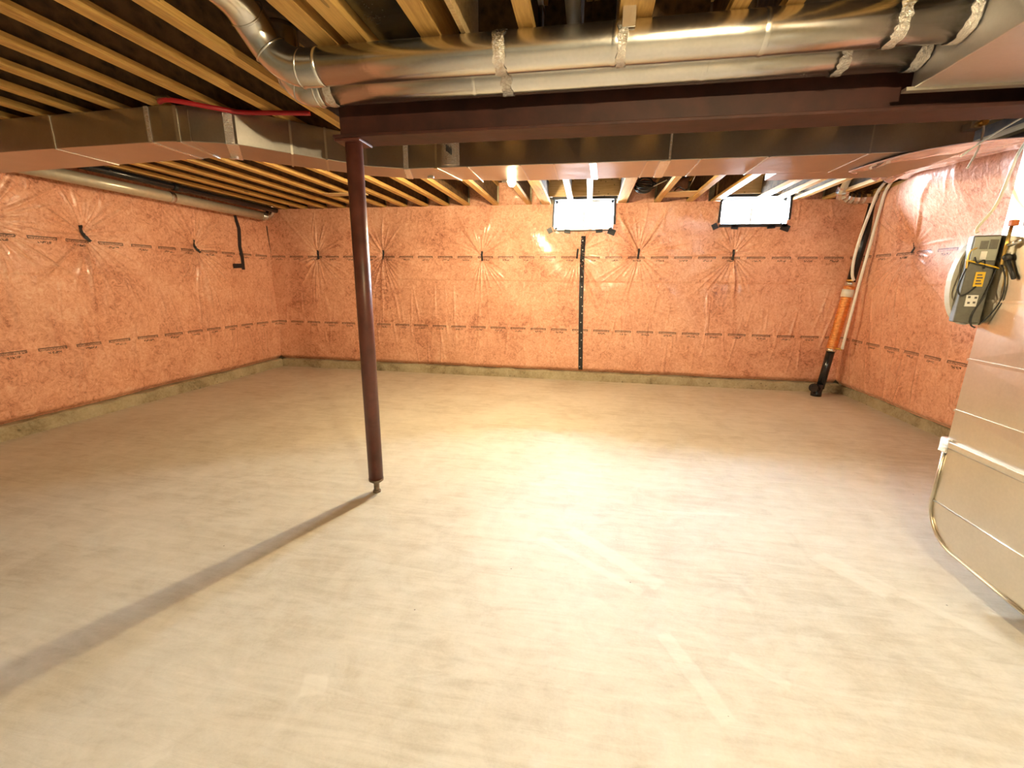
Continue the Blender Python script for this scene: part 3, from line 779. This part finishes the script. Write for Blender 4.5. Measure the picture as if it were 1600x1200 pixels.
# ------------------------------------------------------------------ red pipe and pale cable by the trunk
rp = smooth_path([(-2.62, 2.50, 2.435), (-2.527, 2.485, 2.436), (-2.35, 2.59, 2.425), (-2.22, 2.69, 2.425), (-2.0, 2.75, 2.432), (-1.82, 2.80, 2.438)], 6)
rpo = empty('red_pipe', (-2.2, 2.65, 2.43), 'flexible red water pipe slung under joists along the trunk duct', 'pipe')
MB().sweep(rp, 0.014, 12).build('tube', 'red_plastic', rpo)
MB().box(-2.60, -2.52, 2.46, 2.50, 2.44, 2.452).build('clip', 'galvanised', rpo)
tag(MB().sweep(smooth_path([(-2.61, 0.2, 2.62), (-2.60, 1.835, 2.60), (-2.576, 2.15, 2.60), (-2.46, 2.55, 2.60), (-2.42, 2.9, 2.62), (-2.44, 3.6, 2.64)], 6), 0.0055, 8).build('cable', 'cable_cream'), 'thin pale cable stapled along joist bay near red pipe', 'cable')

# ------------------------------------------------------------------ pipes along the left wall
wd = empty('wall_duct', (-4.8, 4.6, 2.30), 'long beige round duct high along the insulated wall', 'duct')
MB().sweep([(-4.8, 3.115, 2.305), (-4.8, 4.5, 2.305), (-4.8, 5.95, 2.305)], 0.056, 28).build('straight_pipe', 'duct_beige', wd)
MB().sweep([(-4.8, 4.50, 2.305), (-4.8, 4.56, 2.305)], 0.0595, 28).build('foil_band', 'foil_tape', wd)
MB().sweep(smooth_path([(-4.8, 5.94, 2.305), (-4.8, 6.05, 2.31), (-4.79, 6.12, 2.36), (-4.77, 6.13, 2.45), (-4.77, 6.13, 2.55)], 5), 0.060, 24).build('elbow', 'galvanised', wd)
for k in range(3):
    MB().sweep([(-4.8, 5.95 + 0.03 * k, 2.305 + .002 * k), (-4.8, 5.958 + 0.03 * k, 2.305 + .002 * k)], 0.066, 24).build('gore_bead', 'galvanised', wd)
ab = empty('black_drain_pipe', (-4.66, 4.6, 2.39), 'black plastic drain pipe beside the long beige duct', 'pipe')
MB().sweep([(-4.66, 3.13, 2.402), (-4.66, 4.5, 2.400), (-4.66, 6.1, 2.396)], 0.036, 20).build('tube', 'black_pipe', ab)
MB().sweep([(-4.66, 4.44, 2.40), (-4.66, 4.54, 2.40)], 0.043, 20).build('coupling', 'black_pipe', ab)

# ------------------------------------------------------------------ drain stack with copper coil
def stx(z): return 3.02 + 0.092 * z
SY = 6.03
st = empty('drain_stack', (3.02, SY, 0), 'black drain stack with copper heat recovery coil in the corner', 'drain pipe')
MB().sweep([(stx(z), SY, z) for z in (1.44, 1.9, 2.36)], 0.046, 24).build('upper_pipe', 'black_pipe', st)
MB().sweep([(stx(z), SY, z) for z in (0.10, 0.35, 0.60)], 0.046, 24).build('lower_pipe', 'black_pipe', st)
zz = [0.62 + i * (1.40 - 0.62) / 112 for i in range(113)]
MB().sweep([(stx(z), SY, z) for z in zz], [0.052 + 0.011 * (0.5 - 0.5 * math.cos(2 * math.pi * i / 4)) for i in range(113)], 24).build('copper_coil', 'copper', st)
MB().sweep([(stx(z), SY, z) for z in (1.27, 1.36)], 0.0645, 24).build('white_label', 'label_white', st)
for z in (0.61, 1.43): MB().sweep([(stx(z - .02), SY, z - 0.02), (stx(z + .02), SY, z + 0.02)], 0.057, 24).build('clamp', 'galvanised', st)
MB().sweep([(2.995, SY, 0.0), (2.995, SY, 0.04), (3.0, SY, 0.05), (3.01, SY, 0.16)], [0.062, 0.062, 0.056, 0.056], 24).build('floor_hub', 'black_pipe', st)
MB().sweep([(3.0, SY, 0.10), (2.94, SY - 0.05, 0.115), (2.915, SY - 0.07, 0.12)], [0.05, 0.048, 0.055], 24).build('cleanout', 'black_pipe', st)
def pex(pts, label):
    p = empty('water_pipe', pts[-1], label, 'pipe')
    MB().sweep(smooth_path(pts, 8), 0.016, 12).build('tube', 'white_plastic', p)
    e = Vector(pts[-1])
    MB().sweep([e, e + Vector((-0.05, 0.05, 0.0))], 0.014, 12).build('fitting', 'brass', p)
    return p
pex([(3.09, 5.62, 2.50), (3.10, 5.74, 2.42), (3.115, 5.84, 2.24), (3.095, 5.90, 1.95), (3.085, 5.92, 1.72), (3.10, 5.93, 1.55), (3.14, 5.95, 1.47)], 'shorter white water pipe curving down to top of copper coil')
pex([(3.13, 5.58, 2.50), (3.14, 5.68, 2.40), (3.175, 5.78, 2.20), (3.19, 5.86, 1.85), (3.16, 5.87, 1.4), (3.135, 5.87, 1.0), (3.12, 5.88, 0.64)], 'longer white water pipe reaching the bottom of copper coil')
ve = empty('vent_elbow', (2.85, 5.9, 2.4), 'crumpled silver vent duct elbow under joists by drain stack', 'duct')
vp = smooth_path([(2.83, 5.75, 2.70), (2.83, 5.88, 2.52), (2.86, 5.94, 2.43), (2.95, 5.96, 2.40), (3.08, 5.97, 2.40), (3.2, 5.98, 2.41)], 6)
MB().sweep(vp, [0.068 + (0.006 if i % 3 == 0 else 0) for i in range(len(vp))], 12, smooth=False).build('flexible_pipe', 'galvanised', ve)
MB().sweep([(3.17, 5.975, 2.41), (3.24, 5.99, 2.41)], 0.064, 20).build('end_collar', 'black_pipe', ve)

# ------------------------------------------------------------------ return air drop and furnace
fu = empty('furnace_return', (2.08, 1.9, 0), 'tall beige sheet metal return air drop with rounded boot', 'duct')
DX, DX1, DY0, DY1 = 1.80, 2.38, 1.45, 2.36
def drop_panel(z0, z1, nm='drop_section', k=0.0):
    # slightly cross-broken cheek facing the room
    mb = MB(); c = (DY0 + DY1) / 2; zc = (z0 + z1) / 2
    vs = [(DX, DY0, z0), (DX, DY1, z0), (DX, DY1, z1), (DX, DY0, z1), (DX - k, c, zc), (DX1, DY0, z0), (DX1, DY1, z0), (DX1, DY1, z1), (DX1, DY0, z1)]
    mb.add(vs, [(0, 1, 4), (1, 2, 4), (2, 3, 4), (3, 0, 4), (5, 6, 7, 8), (0, 5, 8, 3), (1, 6, 7, 2), (0, 1, 6, 5), (3, 2, 7, 8)])
    return mb.build(nm, 'drop_metal', fu)
lv = [2.145, 1.342, 1.067, 0.815, 0.66]
for a, b in zip(lv[1:], lv[:-1]): drop_panel(a + 0.001, b - 0.001, 'drop_section', 0.004)
for z in lv[1:4]: MB().box(DX - 0.006, DX1 + 0.002, DY0 - 0.004, DY1 + 0.003, z - 0.005, z + 0.005).build('seam', 'drop_metal', fu)
MB().box(DX - 0.016, DX1 + 0.01, DY0 - 0.01, DY1 + 0.014, 0.628, 0.662).build('slip_cleat', 'galvanised', fu, 0.004)
MB().box(DX - 0.018, DX + 0.02, DY1 - 0.03, DY1 + 0.018, 0.60, 0.672).build('foil_corner', 'foil_tape', fu)
MB().box(DX - 0.012, DX + 0.0, DY0, DY1, 0.60, 0.626).build('cleat_fold', 'drop_metal', fu)
prof = [(DY1, 0.63), (DY1, 0.36)] + [(DY1 - 0.20 + 0.20 * math.cos(a), 0.34 + 0.20 * math.sin(a)) for a in [-i * math.pi / 2 / 10 for i in range(11)]] + [(1.95, 0.128), (1.7, 0.118), (1.40, 0.11), (1.40, 0.63)]
MB().prism(prof, 0, DX + 0.002, DX1).build('boot', 'drop_metal', fu)
# rolled edge round the cheek
pe = [(DX - 0.002, y, z) for y, z in prof[:-2]]
MB().sweep(pe, 0.008, 8).build('boot_edge', 'drop_metal', fu)
MB().sweep([(DX - 0.001, DY1 - 0.01, 0.335), (DX - 0.001, 1.42, 0.335)], 0.004, 6).build('fold_line', 'drop_metal', fu)
fc = empty('furnace', (2.1, 1.0, 0), 'grey metal furnace cabinet joined to the return boot', 'furnace')
MB().box(1.82, 2.40, 0.62, 1.398, 0.0, 1.25).build('cabinet', 'furnace_paint', fc, 0.01)
MB().box(1.808, 1.822, 0.68, 1.34, 0.66, 1.20).build('service_panel', 'furnace_paint', fc, 0.003)
MB().box(1.808, 1.822, 0.68, 1.34, 0.06, 0.63).build('service_panel', 'furnace_paint', fc, 0.003)

# control box with round side cover, strapped to the edge of the drop
dv = empty('control_box', (1.755, 2.39, 1.24), 'grey control box with yellow label, wired to the return air drop', 'control box')
rotm = Matrix.Translation((1.758, 2.385, 1.435)) @ Matrix.Rotation(-0.35, 4, 'Z')
MB().box(-0.046, 0.046, -0.030, 0.030, -0.195, 0.195, rotm).build('case', 'device_grey', dv, 0.006)
MB().box(-0.041, 0.041, -0.036, -0.030, 0.085, 0.188, rotm).build('cover_plate', 'device_pale', dv, 0.002)
for a, b, c, d in ((-0.02, 0.005, 0.135, 0.170), (0.010, 0.036, 0.135, 0.175), (-0.012, 0.008, 0.09, 0.125)):
    MB().box(a, b, -0.040, -0.036, c, d, rotm).build('terminal', 'device_grey' if d > 0.13 else 'label_white', dv)
yl = MB().box(-0.010, 0.022, -0.034, -0.030, -0.03, 0.035, rotm).build('yellow_label', 'label_yellow', dv)
for k in range(4): MB().box(-0.004, 0.016 - 0.004 * (k % 2), -0.036, -0.034, -0.02 + 0.013 * k, -0.014 + 0.013 * k, rotm).build('print_line', 'label_ink', yl)
wl = MB().box(-0.022, 0.018, -0.034, -0.030, -0.12, -0.068, rotm).build('white_label', 'label_white', dv)
for a, c in ((-0.016, -0.082), (-0.014, -0.108), (0.004, -0.106), (0.006, -0.084)): MB().box(a, a + 0.008, -0.036, -0.034, c, c + 0.009, rotm).build('print_mark', 'label_ink', wl)
cov = [(1.80, 1.635)] + [(1.80 - 0.105 * math.sin(a), 1.43 + 0.205 * math.cos(a)) for a in [math.pi * i / 18 for i in range(1, 18)]] + [(1.80, 1.225)]
MB().prism(cov, 1, 2.425, 2.455).build('round_cover', 'cover_beige', dv)
MB().box(1.79, 1.81, 2.36, 2.43, 1.23, 1.63).build('mounting_flange', 'device_pale', dv)
def wire(pts, r, mat, nm='wire', parent=dv): return MB().sweep(smooth_path(pts, 6), r, 8).build(nm, mat, parent)
def dp(x, z, y=-0.045): return tuple(rotm @ Vector((x, y, z)))
wire([dp(-0.045, 0.075), dp(-0.055, 0.02), dp(-0.06, -0.04), dp(-0.045, -0.07), dp(-0.02, -0.055), dp(0.0, -0.03, -0.036)], 0.0035, 'cable_black')
wire([dp(0.05, 0.06), dp(0.04, -0.02), dp(0.03, -0.08), dp(0.01, -0.15), dp(0.012, -0.20), dp(0.03, -0.215)], 0.0035, 'cable_black')
wire([dp(-0.05, 0.085), dp(0.0, 0.07, -0.05), dp(0.045, 0.055, -0.05), dp(0.055, 0.05)], 0.0032, 'label_yellow')
wire([dp(-0.03, 0.10), dp(-0.02, 0.075, -0.055), dp(0.0, 0.085, -0.055), dp(0.01, 0.05)], 0.003, 'cable_black')
wire([dp(-0.055, 0.09), dp(-0.05, 0.05, -0.05), dp(-0.052, 0.12), dp(-0.03, 0.14)], 0.003, 'brass')
wire([(1.79, 2.33, 1.53), (1.792, 2.28, 1.45), (1.795, 2.27, 1.36), (1.79, 2.30, 1.28), (1.78, 2.33, 1.235)], 0.003, 'cable_black')
# valve cluster on the corner of the drop
vc = empty('gas_valve', (1.79, 2.30, 1.60), 'small brass valve with orange handle on edge of the return drop', 'valve')
MB().sweep([(1.775, 2.29, 1.50), (1.775, 2.29, 1.66)], 0.006, 12).build('stem', 'brass', vc)
MB().box(1.762, 1.79, 2.275, 2.295, 1.66, 1.685).build('handle', 'orange_cap', vc, 0.003)
MB().ball((1.785, 2.285, 1.53), 0.017, 14, 8).build('body', 'cable_black', vc)
MB().sweep([(1.775, 2.28, 1.58), (1.788, 2.24, 1.60)], 0.009, 10).build('branch', 'galvanised', vc)
MB().sweep([(1.785, 2.28, 1.52), (1.788, 2.25, 1.47), (1.788, 2.23, 1.44)], 0.008, 10).build('branch', 'cable_black', vc)

# loose cables near the drop
tag(MB().sweep(smooth_path([(1.93, 2.47, 2.15), (1.84, 2.43, 1.99), (1.812, 2.41, 1.915), (1.765, 2.38, 1.76), (1.70, 2.36, 1.66), (1.70, 2.35, 1.64)], 8), 0.006, 10).build('cable', 'cable_cream'), 'thick cream cable drooping to top of the grey control box', 'cable')
jb = empty('cable', (2.27, 3.30, 2.12), 'cream cable hanging from a brass connector under the trunk duct', 'cable')
MB().sweep(smooth_path([(2.275, 3.30, 2.36), (2.285, 3.30, 2.31), (2.28, 3.30, 2.22), (2.24, 3.29, 2.11)], 6), 0.006, 8).build('sheath', 'cable_cream', jb)
MB().sweep([(2.272, 3.34, 2.365), (2.272, 3.28, 2.362)], 0.018, 12).build('connector', 'brass', jb)
MB().box(2.24, 2.31, 3.34, 3.408, 2.345, 2.385).build('bracket', 'galvanised_dull', jb)
tag(MB().sweep(smooth_path([(2.40, 2.62, 2.44), (2.17, 2.80, 2.28), (2.04, 2.88, 2.18), (1.93, 2.90, 2.085)], 6), 0.0045, 8).build('cable', 'cable_cream'), 'thin cream cable slanting down in front of crumpled plastic', 'cable')

# ------------------------------------------------------------------ bits between the joists by the windows
rc = random.Random(8)
cc = empty('cable_coil', (0.62, 5.7, 2.5), 'coil of black cable stuffed between joists beside the window', 'cable coil')
for k in range(5):
    c = Vector((0.60 + rc.uniform(-0.03, 0.05), 5.75 + rc.uniform(-0.1, 0.1), 2.56 + rc.uniform(-0.03, 0.03))); r = rc.uniform(0.07, 0.11)
    tilt = rc.uniform(0.5, 1.2)
    ring = [c + Vector((r * math.cos(a), r * 1.2 * math.sin(a) * math.cos(tilt), r * math.sin(a) * math.sin(tilt))) for a in [2 * math.pi * i / 24 for i in range(25)]]
    MB().sweep(ring, 0.011, 8).build('loop', 'cable_black', cc)
MB().sweep([(0.66, 5.6, 2.50), (0.80, 5.45, 2.54)], 0.006, 8).build('end', 'cable_cream', cc)
tag(MB().box(0.865, 1.205, 5.72, 6.05, 2.462, 2.475).build('bridging_board', 'pale_wood'), 'pale board bridging two joists between the windows', 'board')
tag(MB().sweep(smooth_path([(0.95, 5.9, 2.488), (1.0, 5.8, 2.53), (1.08, 5.82, 2.50), (1.12, 5.75, 2.55), (1.15, 5.6, 2.66)], 6), 0.010, 8).build('flex_conduit', 'galvanised'), 'short metal flex conduit lying on the pale bridging board', 'conduit')
br = empty('joist_hanger', (1.96, 4.9, 2.45), 'bright galvanised metal joist hanger behind the trunk duct', 'hanger')
MB().box(1.90, 1.99, 4.86, 5.06, JB - 0.004, JB - 0.001).build('base_plate', 'galvanised', br)
MB().box(1.90, 1.906, 4.86, 5.06, JB - 0.004, JB + 0.10).build('side_plate', 'galvanised', br)
tag(MB().box(-3.30, -2.78, 5.22, 5.36, JB - 0.016, JB - 0.002).build('bridging_board', 'pale_wood'), 'small pale board nailed under joists behind the angled duct', 'board')

# ------------------------------------------------------------------ bulbs
def bulb(x, y, z, mat, label):
    o = empty('light_bulb', (x, y, z), label, 'lamp')
    MB().ball((x, y, z), BR, 24, 14).build('glass_bulb', mat, o)
    MB().sweep([(x, y, z + 0.026), (x, y, z + 0.045), (x, y, z + 0.07)], [0.022, 0.016, 0.014], 20).build('cap', 'galvanised_dull', o)
    MB().sweep([(x, y, z + 0.058), (x, y, z + 0.085), (x, y, z + 0.095), (x, y, z + 0.115)], [0.024, 0.028, 0.055, 0.058], 24).build('lampholder', 'porcelain', o)
    MB().sweep([(x, y, z + 0.115), (x, y, JB)], 0.052, 8, smooth=False).build('octagon_box', 'galvanised_dull', o)
    return o
bulb(-0.722, 4.03, 2.255, 'bulb_far', 'lit bare bulb under joists behind the trunk duct')
bulb(0.72, -0.03, 2.27, 'bulb_near', 'lit bare bulb under joists near the supply plenum')
